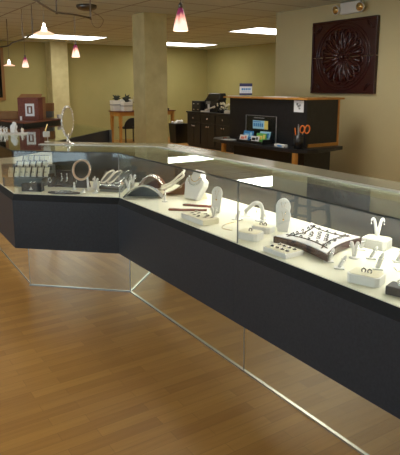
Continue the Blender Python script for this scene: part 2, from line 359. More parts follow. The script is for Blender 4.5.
def disc_pendant(label, x, y, zb, R, top):
    r = thing('disc_pendant_lamp', label, 'pendant lamp', (x, y, zb), 0, 'flat disc pendant lamps')
    MB().lathe([(0, .012), (R*.3, .012), (R*.98, 0), (R, .004), (R*.6, .022), (R*.22, .04), (0, .04)], 28).build('disc_shade', 'lit_disc', r, True)
    MB().lathe([(0, .035), (R*.25, .036), (R*.22, .06), (R*.12, .075), (R*.1, .1), (0, .105)], 16).build('lamp_socket', 'bulb', r, True)
    MB().tube([(0, 0, .1), (0, 0, top-zb)], .0028, 6).build('cord', 'steel', r)
cone_pendant('pink cone pendant lamp hanging right of the central column', -.132, 3.9, 1.869, .170, HC)
cone_pendant('pink cone pendant lamp hanging at the right end of the curved track', -1.465, 6.7, 1.835, .160, 2.317)
cone_pendant('pink cone pendant lamp hanging left of the left column, farthest of the cones', -2.59, 8.4, 1.774, .165, 2.183)
disc_pendant('lit flat disc pendant lamp hanging in front of the left ceiling panel', -1.457, 5.35, 1.973, .10, 2.235)
disc_pendant('small lit flat disc pendant lamp near the dark window at far left', -3.235, 9.6, 1.835, .095, 2.165)
def hp(xr, Y, z): return Vector((xr*Y, Y, z))
def smoothpath(P, n=6):
    out = []
    for i in range(len(P)-1):
        a, b, c, d = P[max(i-1, 0)], P[i], P[i+1], P[min(i+2, len(P)-1)]
        for k in range(n):
            t = k/n; out.append(.5*((2*b)+(c-a)*t+(2*a-5*b+4*c-d)*t*t+(3*b-a-3*c+d)*t**3))
    return out+[P[-1]]
r = thing('ceiling_track', 'curved metal lighting track below the ceiling, with a round ceiling canopy', 'lighting track')
tp = [Vector(q) for q in ((-1.50, 4.6, 2.25), (-1.447, 5.05, 2.242), (-1.457, 5.35, 2.240), (-1.494, 6.0, 2.256), (-1.465, 6.7, 2.317), (-1.351, 7.1, 2.325))]
MB().tube(smoothpath(tp), .011, 8).build('track_rail', 'steel', r, True)
for q in (tp[3], tp[5]):
    MB().tube([q+Vector((0, 0, -.02)), q, Vector((q.x, q.y, HC))], [.016, .007, .007], 8).build('standoff', 'steel', r)
cp = Vector((-1.57, 7.98, HC))
MB().lathe([(0, -.075), (.05, -.075), (.12, -.055), (.14, -.03), (.14, 0), (0, 0)], 28, cp).build('canopy', 'steel', r, True)
w0 = tp[5]
MB().tube(smoothpath([w0, w0+Vector((.03, 0, -.09)), w0+Vector((.10, .02, -.11)), w0+Vector((.14, .05, 0)), cp+Vector((.02, -.03, -.06))]), .003, 5).build('wire', 'steel', r)
r = thing('ceiling_track', 'far lighting track at the left edge holding the farthest cone pendant', 'lighting track')
tp = [Vector(q) for q in ((-3.60, 9.9, 2.15), (-3.235, 9.6, 2.165), (-3.0, 9.1, 2.178), (-2.59, 8.4, 2.183), (-2.312, 7.9, 2.203))]
MB().tube(smoothpath(tp), .011, 8).build('track_rail', 'steel', r, True)
for q in (tp[1], tp[3]+Vector((-.0, -.05, 0)), tp[4]):
    MB().tube([q, Vector((q.x, q.y, HC))], .007, 8).build('standoff', 'steel', r)
# ---------------------------------------------------------------- right wall: carved panel and emergency light
r = thing('carved_wall_panel', 'square dark red carved panel with scalloped flower, hung on the right wall', 'wall art', uv(5.335, VP, 1.886), UANG)   # local x = U, local y = out of the wall
ow, oh = .565, .487
pb = MB().box(-ow, ow, .0, .04, -oh, -.004).box(-ow, ow, .0, .04, .004, oh)
pb.build('backing', 'mahog', r, bev=.004)
rl = MB()
for x0, x1, z0, z1 in ((-ow, ow, oh-.03, oh), (-ow, ow, -oh, -oh+.03), (-ow, -ow+.03, -oh+.03, oh-.03), (ow-.03, ow, -oh+.03, oh-.03)): rl.box(x0, x1, .04, .055, z0, z1)
rl.build('frame_moulding', 'mahog', r, bev=.003)
rl = MB()
for k in range(16):          # petals
    a = (k+.5)*2*PI/16; ca, sa = math.cos(a), math.sin(a)
    rl.loop([((.225+.145*math.cos(t)*1.0)*ca-.060*math.sin(t)*sa*(1.15+.5*math.cos(t)), .048, ((.225+.145*math.cos(t))*sa+.060*math.sin(t)*ca*(1.15+.5*math.cos(t)))) for t in [i*2*PI/16 for i in range(16)]], .011, 6)
    rl.tube([(.07*ca, .046, .07*sa), (.33*ca, .046, .33*sa)], [.014, .028], 6)
rl.ball((0, .045, 0), .035, 12)
rl.build('carved_petals', 'mahog', r, True)
rg = MB()
for R0, n in ((.405, 48), (.445, 48)): rg.loop([(R0*math.cos(t*2*PI/n)*1.06, .045, R0*math.sin(t*2*PI/n)) for t in range(n)], .008, 6)
rg.build('carved_rings', 'mahog', r, True)
cr = MB()
for sx in (-1, 1):
    for sz in (-1, 1):
        pts = [Vector((sx*(.50-.10*math.cos(t)*(1-t/9)), .046, sz*(.43-.10*math.sin(t)*(1-t/9)))) for t in [i*.35 for i in range(16)]]
        cr.tube(pts, .009, 6); cr.tube([(sx*.40, .046, sz*.44), (sx*.50, .046, sz*.34)], .007, 6)
cr.build('corner_scrolls', 'mahog', r, True)
r = thing('emergency_light', 'white emergency light with two lamp heads, high on the right wall', 'emergency light', uv(5.22, VP, 2.51), UANG)
MB().box(-.17, .17, .0, .07, -.075, .075, .012).build('housing', 'bwhite', r)
for sx in (-1, 1):
    h = MB().lathe([(0, 0), (.03, 0), (.058, .05), (.062, .075), (.056, .075), (.03, .045), (0, .04)], 20).xf(Matrix.Rotation(-sx*.35, 4, 'Y') @ Matrix.Rotation(math.radians(-105), 4, 'X'))
    lh = h.build('lamp_head', 'bwhite', r, True, loc=(sx*.20, .045, .0)); 
    MB().lathe([(0, .05), (.05, .068), (.055, .074), (0, .074)], 16).xf(Matrix.Rotation(-sx*.35, 4, 'Y') @ Matrix.Rotation(math.radians(-105), 4, 'X')).build('reflector', 'gold', lh, True)

# ---------------------------------------------------------------- reception desk
RV = math.atan2(-U.y, -U.x)            # local x = towards the camera along the desk, local y = V (away)
r = thing('reception_desk', 'black reception desk with raised screen and wooden cap, beside the right wall', 'desk', (0, 0, 0))
uvbox(MB(), 4.9, 6.46, 4.77, 4.87, .76, 1.335).build('front_screen', 'blackwood', r)
uvbox(MB(), 4.9, 5.0, 4.87, 5.30, .76, 1.335).build('side_screen', 'blackwood', r)
cp_ = MB(); cp_.prism([P2(4.84, 4.71), P2(6.54, 4.71), P2(6.54, 4.98), P2(5.10, 4.98), P2(5.10, 5.35), P2(4.84, 5.35)][::-1], 1.335, 1.358); cp_.build('wooden_cap', 'pinewood', r, bev=.003)
sh = MB(); pts = [(4.79, 5.30), (4.74, 5.1), (4.70, 4.78), (4.72, 4.62), (4.82, 4.53), (5.4, 4.47), (6.3, 4.49), (6.55, 4.54), (6.68, 4.66), (6.68, 4.90), (4.98, 4.90), (4.98, 5.30)]
sh.prism([P2(*p) for p in pts][::-1], .715, .76); sh.build('writing_shelf', 'blackwood', r, bev=.004)
uvbox(MB(), 4.885, 4.90, 4.80, 5.30, .76, .80).build('base_strip', 'pinewood', r)
uvbox(MB(), 4.89, 5.01, 5.30, 5.325, .76, 1.335).build('end_strip', 'pinewood', r)
bd = MB(); bd.prism([P2(4.95, 4.80), P2(6.4, 4.80), P2(6.4, 4.95), P2(5.2, 4.95), P2(5.2, 5.25), P2(4.95, 5.25)][::-1], 0, .715); bd.build('desk_body', 'blackwood', r)
for u_, v_ in ((4.85, 4.55), (6.3, 4.55)): uvbox(MB(), u_-.025, u_+.025, v_-.025, v_+.025, 0, .715).build('leg', 'pinewood', r)
# sign and papers on the cap
r = thing('sign_holder', 'clear upright sign holder with blue bordered sign, standing on the desk cap', 'sign', uv(6.2, 4.85, 1.366), 0)
MB().box(-.095, .095, -.003, .003, .004, .175).box(-.095, .095, -.04, .04, 0, .004).build('holder', 'acrylic', r)
sg = MB(); sg.box(-.088, .088, -.006, -.0035, .01, .17); sg.m(1).box(-.088, .088, -.008, -.006, .128, .17).box(-.088, .088, -.008, -.006, .01, .035)
sg.m(2)
for k, (a, b) in enumerate(((-.06, -.035), (-.03, -.012), (-.005, .015), (.022, .04), (.047, .066))): sg.box(a, b, -.008, -.006, .075, .105)
for k in range(6): sg.box(-.06+k*.022, -.046+k*.022, -.008, -.006, .05, .058)
sg.build('sign_sheet', ['paper', 'navy', 'blue'], r)
r_ = tag(MB().box(-.15, .15, -.10, .10, 0, .006).build('paper_sheet', 'paper', None, loc=uv(6.33, 4.84, 1.358), rot=RV), 'white papers lying flat at the left end of the desk cap', 'paper')
r_ = tag(MB().box(-.22, .22, -.10, .10, 0, .008).build('paper_sheet', 'paper', None, loc=uv(5.45, 4.84, 1.358), rot=RV+.05), 'white papers lying flat on the desk cap right of the sign holder', 'paper')
# notice on the screen
r = thing('notice', 'small white notice taped on the desk screen above the pen cup', 'notice', uv(5.04, 4.768, 1.255), RV)
MB().box(-.085, .085, -.003, 0, -.07, .07).build('notice_sheet', 'paper', r)
nb = MB(); nb.box(-.04, -.012, -.005, -.003, .012, .04).box(-.02, .015, -.005, -.003, -.012, .015).box(.012, .035, -.005, -.003, .0, .025).box(.0, .03, -.005, -.003, -.035, -.015).build('notice_print', 'grey', r)
# brochure display
r = thing('brochure_display', 'black brochure display with clear back panel and blue header card on the desk shelf', 'brochure display', uv(5.72, 4.66, .76), RV)
MB().box(-.30, .32, .06, .068, 0, .35).build('back_panel', 'acrylic', r); MB().box(-.305, -.30, .058, .070, 0, .355).box(.32, .325, .058, .070, 0, .355).box(-.305, .325, .058, .070, .35, .355).build('panel_edge', 'grey', r)
MB().box(-.14, .10, .052, .058, .18, .29).build('header_card', 'sky', r)
hb = MB()
for k in range(5): hb.box(-.12+k*.042, -.095+k*.042, .049, .052, .21, .255)
hb.box(-.13, .03, .049, .052, .268, .278); hb.build('header_print', 'blue', r)
MB().box(.10, .17, .052, .058, .18, .29).build('header_photo', 'yellow', r)
tb = MB()
for k in range(9): tb.box(-.12+k*.024, -.104+k*.024, .054, .06, .318, .330)
tb.build('header_lettering', 'grey', r)
tr = MB().box(-.27, .27, -.11, .05, 0, .02).box(-.27, .27, -.12, -.11, 0, .035).box(-.27, -.262, -.11, .05, .02, .06).box(.262, .27, -.11, .05, .02, .06).box(-.004, .004, -.11, .05, .02, .055); tr.build('tray', 'black', r)
def brochure(label, x, y, z, wd, h, c1, c2):
    mb = MB(); mb.box(-wd/2, wd/2, -.006, .006, 0, h); mb.m(1).box(-wd*.35, wd*.1, -.008, -.006, h*.25, h*.7).box(wd*.18, wd*.4, -.008, -.006, h*.4, h*.85)
    p = uv(5.72, 4.66, .781+z) + Vector((-U.x, -U.y, 0))*x + V*y
    o = mb.build('brochure', [c1, c2], None, loc=p, rot=(-.25, 0, RV)); tag(o, label, 'brochure', 'brochures in the desk display')
brochure('pale brochure with red print, front left of the brochure display', -.17, -.085, 0, .16, .075, 'paper', 'pink')
brochure('black and white brochure, front right of the brochure display', .07, -.085, 0, .16, .075, 'paper', 'ink')
brochure('blue brochure standing behind the pale one in the brochure display', -.14, -.04, .0, .2, .13, 'blue', 'sky')
brochure('light blue brochure at the back of the brochure display', .13, .02, 0, .2, .135, 'sky', 'blue')
brochure('green brochure standing on the right in the brochure display', .13, -.035, 0, .2, .115, 'green', 'yellow')
# pen cup
r = thing('pen_cup', 'black pen cup on the rounded corner of the desk shelf', 'pen cup', uv(4.88, 4.63, .76))
MB().lathe([(0, 0), (.056, 0), (.058, .165), (.052, .165), (.051, .008), (0, .008)], 20).build('cup', 'black', r, True)
def standing(name, label, cat, dx, tilt, mb, mats): 
    o = mb.build(name, mats, None, loc=uv(4.88, 4.63, .77)+Vector((dx, 0, 0)), rot=(0, tilt, 0)); o.scale = (1.2, 1.2, 1.2); tag(o, label, cat)
sc = MB(); sc.m(0).box(-.004, .004, -.002, .002, .01, .15); sc.m(1)
sc.loop([(.022*math.cos(t)-.012, 0, .185+.036*math.sin(t)) for t in [k*PI/8 for k in range(16)]], .007, 6)
sc.loop([(.024*math.cos(t)+.038, .004, .192+.040*math.sin(t)) for t in [k*PI/8 for k in range(16)]], .007, 6)
standing('scissors', 'scissors with orange handles standing in the pen cup', 'scissors', .018, .16, sc, ['silver', 'orange'])
standing('pen', 'orange pencil leaning left in the pen cup', 'pencil', -.02, -.12, MB().tube([(0, 0, .01), (0, 0, .20)], .006, 8), 'orange')
standing('pen', 'white pen standing in the middle of the pen cup', 'pen', .0, -.02, MB().tube([(0, .01, .01), (0, .01, .22)], .006, 8), 'white')
standing('pen', 'grey pen standing in the pen cup next to the scissors', 'pen', .012, -.08, MB().tube([(0, -.012, .01), (0, -.012, .235)], .006, 8), 'grey')
r = thing('card_holder', 'small white and blue card holder left of the pen cup', 'card holder', uv(5.14, 4.58, .76), RV)
MB().box(-.09, .09, -.03, .03, 0, .035, .004).build('holder_box', 'white', r); MB().box(-.03, .05, -.032, -.030, .008, .028).build('blue_label', 'blue', r)
r_ = tag(MB().box(-.10, .10, -.05, .05, 0, .004).build('paper_slip', 'paper', None, loc=uv(6.25, 4.60, .76), rot=RV+.3), 'white paper slip at the left end of the desk shelf', 'paper')
r_ = tag(MB().lathe([(0, 0), (.035, 0), (.03, .02), (0, .024)], 16).build('stapler', 'brown', None, True, loc=uv(6.42, 4.66, .76)), 'small brown dish at the left end of the desk shelf', 'dish'); r_.name = 'small_dish'
# ---------------------------------------------------------------- sideboard in the far corner
r = thing('sideboard', 'black sideboard with silver knobs in the far corner of the room', 'sideboard', uv(12.0, 7.52, 0), RV)
r.scale = (.872, .872, 1.117)
L = 2.2
MB().box(0, L, 0, .7, .04, .755).box(.02, L-.02, .02, .7, 0, .04).build('cabinet_body', 'blackwood', r)
MB().box(-.03, L+.03, -.03, .72, .755, .785).build('top', 'blackwood', r, bev=.004)
for k in range(3):
    x0, x1 = .03+k*.72, .70+k*.72
    d = MB().box(x0, x1, -.018, 0, .56, .73).build('drawer', 'blackwood', r, bev=.004)
    MB().ball(((x0+x1)/2, -.034, .645), .02, 10).build('knob', 'silver', d, True)
    for a, b, kx in ((x0, (x0+x1)/2-.005, (x0+x1)/2-.05), ((x0+x1)/2+.005, x1, (x0+x1)/2+.05)):
        d = MB().box(a, b, -.018, 0, .07, .54).build('door', 'blackwood', r, bev=.004)
        MB().ball((kx, -.034, .47), .018, 10).build('knob', 'silver', d, True)
def SB(x, y, z=.785): return uv(12.0, 7.52, z*1.117) + Vector((-U.x, -U.y, 0))*x*.872 + V*y*.872
r = thing('printer', 'large black office machine on the sideboard behind the small drawers', 'printer', SB(.95, .28), RV); r.scale = (.872,)*3
MB().prism([(-.3, -.12), (.36, -.12), (.36, .16), (-.3, .16)], .0, .34).build('printer_body', 'black', r, bev=.02)
MB().prism([(-.26, -.12), (.42, -.12), (.42, .14), (-.26, .14)], .34, .52, [(-.12, -.08), (.40, -.08), (.40, .12), (-.12, .12)]).build('feeder', 'black', r, bev=.02)
MB().box(-.2, .0, -.13, -.12, .22, .30).build('control_panel', 'grey', r)
r = thing('drawer_organizer', 'small black desk organizer with silver pulls at the left of the sideboard', 'organizer', SB(.42, .10), RV); r.scale = (.872,)*3
MB().box(-.22, .22, -.07, .12, 0, .30).build('organizer_body', 'black', r, bev=.004)
for z in (.06, .22):
    for x in (-.11, .11): MB().box(x-.035, x+.035, -.08, -.07, z-.012, z+.012).build('drawer_pull', 'silver', r)
r = thing('desk_telephone', 'white telephone handset and base lying in front of the black office machine', 'telephone', SB(1.02, .03), RV); r.scale = (.872,)*3
MB().box(-.34, -.08, -.02, .08, 0, .035, .008).build('phone_base', 'bwhite', r)
MB().tube(smoothpath([Vector((-.15, .02, .05)), Vector((0, .02, .09)), Vector((.15, .02, .13)), Vector((.28, .03, .16))]), [.03]*4+[.02]*11+[.03]*4, 8).build('handset', 'bwhite', r, True)
MB().box(-.12, -.04, .07, .085, .0, .22).build('note_card', 'paper', r)
r = thing('flower_bowl', 'low arrangement of cream dried flowers on the sideboard', 'flower arrangement', SB(1.55, .2), RV); r.scale = (.872,)*3
MB().lathe([(0, 0), (.1, 0), (.17, .08), (.16, .08), (0, .02)], 16).build('bowl', 'black', r, True)
fm = MB(); lf = MB()
for k in range(26):
    a = random.uniform(0, 2*PI); q = random.uniform(0, .27); z = random.uniform(.10, .27)
    fm.ball((q*math.cos(a), q*math.sin(a)*.5, z), random.uniform(.02, .04), 6); lf.tube([(0, 0, .05), (q*math.cos(a)*1.1, q*math.sin(a)*.5, z)], .006, 4)
fm.build('blossom', 'cream', r, True)['kind'] = 'stuff'; lf.build('stem', 'leaf', r)
r_ = tag(MB().box(-.15, .15, -.08, .08, 0, .07, .01).build('white_box', 'bwhite', None, loc=SB(1.95, .12), rot=RV), 'low white box on the sideboard next to the reception desk', 'box')
# bin with a white bag
r = thing('waste_bin', 'black waste bin with white bag between the wooden table and sideboard', 'bin', uv(12.75, 7.72, 0), VANG); r.scale = (1.15, 1.1, 1.1)
MB().prism([(-.16, -.14), (.16, -.14), (.16, .14), (-.16, .14)], 0, .47, [(-.19, -.16), (.19, -.16), (.19, .16), (-.19, .16)]).build('bin_body', 'black', r)
bg_ = MB()
for k in range(14): bg_.ball((random.uniform(-.13, .13), random.uniform(-.10, .10), .475+random.uniform(0, .04)), random.uniform(.03, .05), 7)
bg_.build('bin_bag', 'white', r, True)
# wooden table in front of the back wall
r = thing('wooden_table', 'orange wooden table with dark top behind the central column', 'table', uv(13.11, 6.14, 0), VANG)
TL, TD = 1.70, .64
MB().box(0, TL, 0, TD, .83, .858).build('tabletop', 'brown', r)
MB().box(.05, TL-.05, .03, .05, .73, .83).box(.05, TL-.05, TD-.05, TD-.03, .73, .83).box(.03, .05, .03, TD-.03, .73, .83).box(TL-.05, TL-.03, .03, TD-.03, .73, .83).build('apron', 'pinewood', r)
for x in (.03, TL-.11):
    for y in (.02, TD-.10): MB().prism([(x+.01, y+.01), (x+.06, y+.01), (x+.06, y+.06), (x+.01, y+.06)], 0, .83, [(x, y), (x+.08, y), (x+.08, y+.08), (x, y+.08)]).build('leg', 'pinewood', r)
def TB(x, y, z=.858): return uv(13.11, 6.14, z) + V*x + U*y
def pot(name, label, x, y, w_, h, plant=True, c='bwhite'):
    r = thing(name, label, 'planter', TB(x, y), VANG, 'white planters on the wooden table'); r.scale = (1.1, 1.0, 1.35)
    MB().prism([(-w_*.45, -.09), (w_*.45, -.09), (w_*.45, .09), (-w_*.45, .09)], 0, h, [(-w_/2, -.1), (w_/2, -.1), (w_/2, .1), (-w_/2, .1)]).build('planter_box', c, r, bev=.004)
    MB().box(-w_/2-.004, w_/2+.004, -.104, .104, h*.55, h*.62).build('band', 'slate', r)
    if plant:
        mb = MB()
        for k in range(22):
            a = random.uniform(0, 2*PI); q = random.uniform(.02, .13); z = h+random.uniform(.0, .11)
            mb.tube([(0, 0, h-.02), (q*.5*math.cos(a), q*.5*math.sin(a), (h+z)/2+.02), (q*math.cos(a), q*math.sin(a), z)], [.008, .016, .003], 4)
        mb.build('foliage', 'leaf', r)['kind'] = 'stuff'
pot('planter', 'white planter with dark plant at the left end of the wooden table', .10, .36, .26, .20)
pot('planter', 'white planter with dark plant in the front row, centre of the visible group', .28, .12, .24, .17)
pot('planter', 'white planter with dark plant in the rear row, next to the column edge', .42, .42, .26, .22)
pot('planter', 'plain pale box without plant beside the central column', .66, .16, .2, .27, False, 'bwhite')
r_ = tag(MB().box(-.06, .06, -.05, .05, 0, .05, .01).build('small_black_box', 'black', None, loc=TB(1.5, .15), rot=VANG), 'small black box on the right end of the wooden table', 'box')
# chair tucked under the table
r = thing('black_chair', 'black chair with rounded back tucked under the wooden table', 'chair', uv(13.3, 6.62, 0), VANG+PI)
ch = MB(); ch.slab(lambda t: ((.24*math.cos(PI*t), .0, .42+.25*math.sin(PI*t)), (.24*math.cos(PI*t)*.1, .02, .42+.02*math.sin(PI*t))), 16, .03); ch.build('backrest', 'chair', r)
MB().box(-.23, .23, -.42, .0, .38, .43, .02).build('seat', 'chair', r)
for x in (-.2, .2):
    for y in (-.38, -.02): MB().tube([(x, y, 0), (x, y, .38)], .018, 8).build('leg', 'chair', r)
# ---------------------------------------------------------------- boxes on the tall black cabinet
ZK = 1.092
r = thing('patterned_box', 'dark red patterned box with white framed picture on the black cabinet', 'box', (-2.065, 6.80, ZK), -.05)
MB().box(-.127, .127, -.08, .08, 0, .27, .003).build('box_body', M.setdefault('pat', None) or noisy('patterned_red', (.20, .055, .03), (.13, .03, .02), 60, .7), r)
MB().box(-.035, .075, -.083, -.08, .05, .20).build('white_label', 'paper', r)
MB().box(-.012, .052, -.085, -.083, .08, .17).build('label_picture', 'brown', r)
MB().box(.008, .032, -.087, -.085, .09, .155).build('picture_figure', 'paper', r)
MB().box(-.105, -.08, -.083, -.08, .0, .05).build('corner_sticker', 'paper', r)
r = thing('cardboard_box', 'open cardboard box standing behind the dark red patterned box', 'box', (-2.13, 7.10, ZK), .05)
MB().box(-.14, .14, -.12, .12, 0, .27).build('box_body', 'card', r)
MB().prism([(-.14, -.12), (.14, -.12), (.14, -.115), (-.14, -.115)], .27, .31, [(-.11, -.08), (.15, -.08), (.15, -.075), (-.11, -.075)]).build('flap', 'card', r)
r = thing('cardboard_box', 'long flat cardboard box at far left on the black cabinet', 'box', (-2.44, 7.12, ZK), .02)
MB().box(-.15, .15, -.13, .13, 0, .09, .004).build('box_body', 'card', r); MB().box(-.15, .15, -.004, .004, .09, .092).build('tape', 'pinewood', r)
r_ = tag(MB().box(-.07, .06, -.06, .06, 0, .085, .01).build('black_pouch', 'slate', None, loc=(-1.99, 7.32, ZK)), 'dark grey pouch under the small tan box on the black cabinet', 'pouch')
r = thing('small_tan_box', 'small tan cardboard box right of the dark red patterned box', 'box', (-1.985, 7.32, ZK+.085), .03)
MB().box(-.07, .06, -.06, .06, 0, .10, .003).build('box_body', 'card', r); MB().box(-.071, .061, -.061, .061, .075, .102).build('lid', 'card', r)
r_ = tag(MB().lathe([(0, 0), (.02, 0), (.026, .045), (.02, .05), (0, .04)], 14).build('white_cup', 'white', None, True, loc=(-1.80, 7.10, ZK)), 'small white cup at the right end of the black cabinet', 'cup')
# ---------------------------------------------------------------- on top of the cases
r = thing('oval_mirror', 'oval silver table mirror with beaded frame standing on the middle case', 'table mirror', (-1.042, 4.37, ZT), math.radians(68))
MB().lathe([(0, 0), (.055, 0), (.056, .006), (.035, .014), (.014, .022), (.009, .05), (.014, .06), (.007, .07), (.007, .085), (0, .085)], 24).build('base', 'silver', r, True)
n = 40; a_, b_, zc = .066, .105, .18
om = bmesh.new(); vs = [om.verts.new((a_*math.cos(t*2*PI/n), y, zc+b_*math.sin(t*2*PI/n))) for y in (-.006, .006) for t in range(n)]
om.faces.new(vs[:n]); om.faces.new(vs[n:][::-1])
for t in range(n): om.faces.new([vs[t], vs[(t+1) % n], vs[n+(t+1) % n], vs[n+t]])
MB().merge(om).build('mirror_glass', 'mirror', r)
fr = MB(); fr.loop([((a_+.004)*math.cos(t*2*PI/n), 0, zc+(b_+.004)*math.sin(t*2*PI/n)) for t in range(n)], .008, 8)
fr.beads([((a_+.012)*math.cos(t*2*PI/28), 0, zc+(b_+.012)*math.sin(t*2*PI/28)) for t in range(28)], .008, 6); fr.build('beaded_frame', 'silver', r, True)
r = thing('price_stand', 'little white display cube on a thin stem, on glass left of the oval mirror', 'display stand', (-1.262, 4.56, ZT), .2)
MB().lathe([(0, 0), (.022, 0), (.022, .004), (0, .006)], 16).tube([(0.006, 0, .004), (.006, 0, .04)], .003, 6).build('stem', 'bwhite', r)
MB().box(-.03, .024, -.02, .02, .04, .085, .006).build('cube', 'bwhite', r)
MB().tube([(-.012, 0, .08), (.008, 0, .145)], [.003, .006], 6).build('stick', 'gold', r)
r_ = tag(MB().box(-.14, .13, -.08, .08, 0, .008, .002).build('white_pad', 'white', None, loc=(-1.80, 5.32, ZT), rot=.15), 'white pad on the corner case glass at the left edge', 'pad')
r = thing('necklace_bust', 'small white neck-shaped display standing on the corner case glass at far left', 'jewellery bust', (-1.80, 5.33, ZT+.008), -.5)
def outline(mb, pts, y0, y1):
    a = [mb.bm.verts.new((x, y0, z)) for x, z in pts]; b = [mb.bm.verts.new((x, y1, z)) for x, z in pts]; n = len(a)
    mb._f(a); mb._f(b[::-1])
    for i in range(n): mb._f([a[i], a[(i+1) % n], b[(i+1) % n], b[i]])
    return mb
BUST = [(-.045, 0), (.045, 0), (.055, .05), (.07, .10), (.066, .135), (.035, .155), (.028, .195), (-.028, .195), (-.035, .155), (-.066, .135), (-.07, .10), (-.055, .05)]
outline(MB(), [(x*.55, z*.55) for x, z in BUST], -.012, .012).xf(Matrix.Rotation(-.25, 4, 'X')).build('bust_form', 'white', r, bev=.004)
MB().prism([(-.02, .0), (.02, .0), (.02, .045), (-.02, .045)], 0, .07, [(-.012, .01), (.012, .01), (.012, .02), (-.012, .02)]).build('prop', 'white', r)
def small_stand(label, x, y, z, c, h=.04):
    r = thing('ring_stand', label, 'ring stand', (x, y, z), random.uniform(0, 3), 'silver rings and stands on the far left glass')
    MB().lathe([(0, 0), (.018, 0), (.016, .006), (.008, .012), (.006, h), (0, h+.003)], 12).build('stand', c, r, True)
    MB().loop([(.012*math.cos(t), 0, h+.012*math.sin(t)) for t in [k*PI/5 for k in range(10)]], .003, 5).build('ring', 'silver', r, True)
for k, (x, y) in enumerate(((-1.90, 5.30), (-1.87, 5.36), (-1.86, 5.265), (-1.72, 5.37), (-1.705, 5.31), (-1.925, 5.35))):
    small_stand(['silver ring on white stand, leftmost on the white pad', 'silver ring on white stand behind the others on the white pad', 'silver ring on white stand in front on the white pad, left of the white bust', 'silver ring on white stand right of the white bust', 'silver ring on low white stand at right corner of the white pad', 'silver ring on white stand at the left rear of the white pad'][k], x, y, ZT+.008, 'white', .03+.01*(k % 3))
# ---------------------------------------------------------------- jewellery displays in the middle case
r = tag(MB().prism([(-1.53, 4.24), (-1.22, 4.20), (-1.20, 4.30), (-1.57, 4.34)], ZD, .80).prism([(-1.57, 4.34), (-1.20, 4.30), (-1.19, 4.40), (-1.61, 4.44)], ZD, .835).prism([(-1.61, 4.44), (-1.19, 4.40), (-1.185, 4.49), (-1.64, 4.54)], ZD, .87).build('stepped_riser', 'slate', None), 'dark stepped riser carrying the white jewellery cards at left', 'riser')
card0 = None
CARDS = [(4, 0), (10.5, 0), (16, 0), (21.5, 0), (28, 0), (34.5, 0), (41, 0), (14, 1), (20.5, 1), (27, 1), (33, 1), (39.5, 1), (20, 2), (25.5, 2), (31, 2), (37, 2), (42, 2)]
ROWN = ['front', 'middle', 'back']; ORD = ['leftmost', 'second from left', 'third from left', 'fourth from left', 'fifth from left', 'sixth from left', 'seventh from left']
cnt = [0, 0, 0]
for px, row in CARDS:
    Yc = [4.28, 4.37, 4.455][row]; zz = [.80, .835, .87][row]; xr = (px-200)/562; lab = 'white jewellery card with brown edge, %s in the %s row of the riser' % (ORD[cnt[row]], ROWN[row]); cnt[row] += 1
    loc = (xr*Yc, Yc, zz)
    if card0 is None:
        card0 = thing('jewellery_card', lab, 'jewellery card', loc, -.25, 'white jewellery cards on the stepped riser')
        rt = Matrix.Rotation(-.30, 4, 'X')
        card0.scale = (1.25,)*3
        MB().box(-.019, .019, 0, .007, 0, .064).xf(rt).build('card', 'white', card0)
        MB().box(-.012, .018, -.003, 0, .004, .060).xf(rt).build('card_front', 'cream', card0)
        MB().box(-.019, -.012, -.004, .008, .000, .064).box(-.016, .019, -.004, .001, .060, .063).box(-.016, .006, -.004, .001, .028, .031).xf(rt).build('card_edging', 'mahog', card0)
    else: dup(card0, loc, -.25+random.uniform(-.15, .15), lab, scale=1.25)
r = thing('black_gift_box', 'black box with small silver triangle, front left of middle case', 'box', (-1.243, 4.035, ZD), A2)
MB().box(-.078, .078, -.02, .035, 0, .058, .003).build('box_body', 'dark', r)
outline(MB(), [(-.016, .014), (.012, .014), (.0, .042)], -.022, -.020).build('silver_triangle', 'silver', r)
MB().lathe([(0, .058), (.008, .058), (.006, .07), (0, .072)], 10, (-.01, 0, 0)).lathe([(0, .058), (.008, .058), (.006, .07), (0, .072)], 10, (.015, 0, 0)).build('stud_earrings', 'silver', r, True)
r = thing('brown_column_display', 'small brown upright display block left of the two figure box', 'display stand', (-1.152, 4.235, ZD), A2)
MB().prism([(-.024, -.03), (.024, -.03), (.024, .03), (-.024, .03)], 0, .10, [(-.02, -.02), (.012, -.02), (.012, .03), (-.02, .03)]).build('block', 'umber', r, bev=.006)
MB().loop([(.012*math.cos(t), -.03, .055+.018*math.sin(t)) for t in [k*PI/6 for k in range(12)]], .003, 5).build('ring', 'silver', r, True)
r = thing('figure_box', 'dark brown display box with two silver hanging figures', 'display box', (-1.045, 4.235, ZD), A2)
MB().box(-.078, .078, 0, .02, 0, .125).box(-.078, .078, -.035, 0, 0, .018).box(-.078, -.068, -.035, 0, .018, .085).box(.068, .078, -.035, 0, .018, .085).build('box_shell', 'umber', r)
for x in (-.024, .020):
    g = MB().ball((x, -.012, .10), .008, 8); g.prism([(x-.008, -.016), (x+.008, -.016), (x+.008, -.008), (x-.008, -.008)], .03, .09, [(x-.004, -.015), (x+.004, -.015), (x+.004, -.009), (x-.004, -.009)])
    g.ball((x-.004, -.013, .045), .009, 6); g.ball((x+.005, -.013, .065), .008, 6); g.build('silver_figure', 'silver', r, True)
r = thing('lens_tray', 'flat black pointed tray with silver chevron at the front of the middle case', 'tray', (-.99, 3.955, ZD), A2)
n = 12; outl = [(.125*math.cos(PI*t/n), .045*math.sin(PI*t/n)) for t in range(n)]+[(-.125*math.cos(PI*t/n), -.045*math.sin(PI*t/n)) for t in range(n)]
MB().prism(outl, 0, .008).build('tray', 'dark', r)
MB().prism([(-.06, -.022), (.075, -.018), (.04, .026), (-.03, .026)], .008, .016).build('silver_chevron', 'silver', r); 
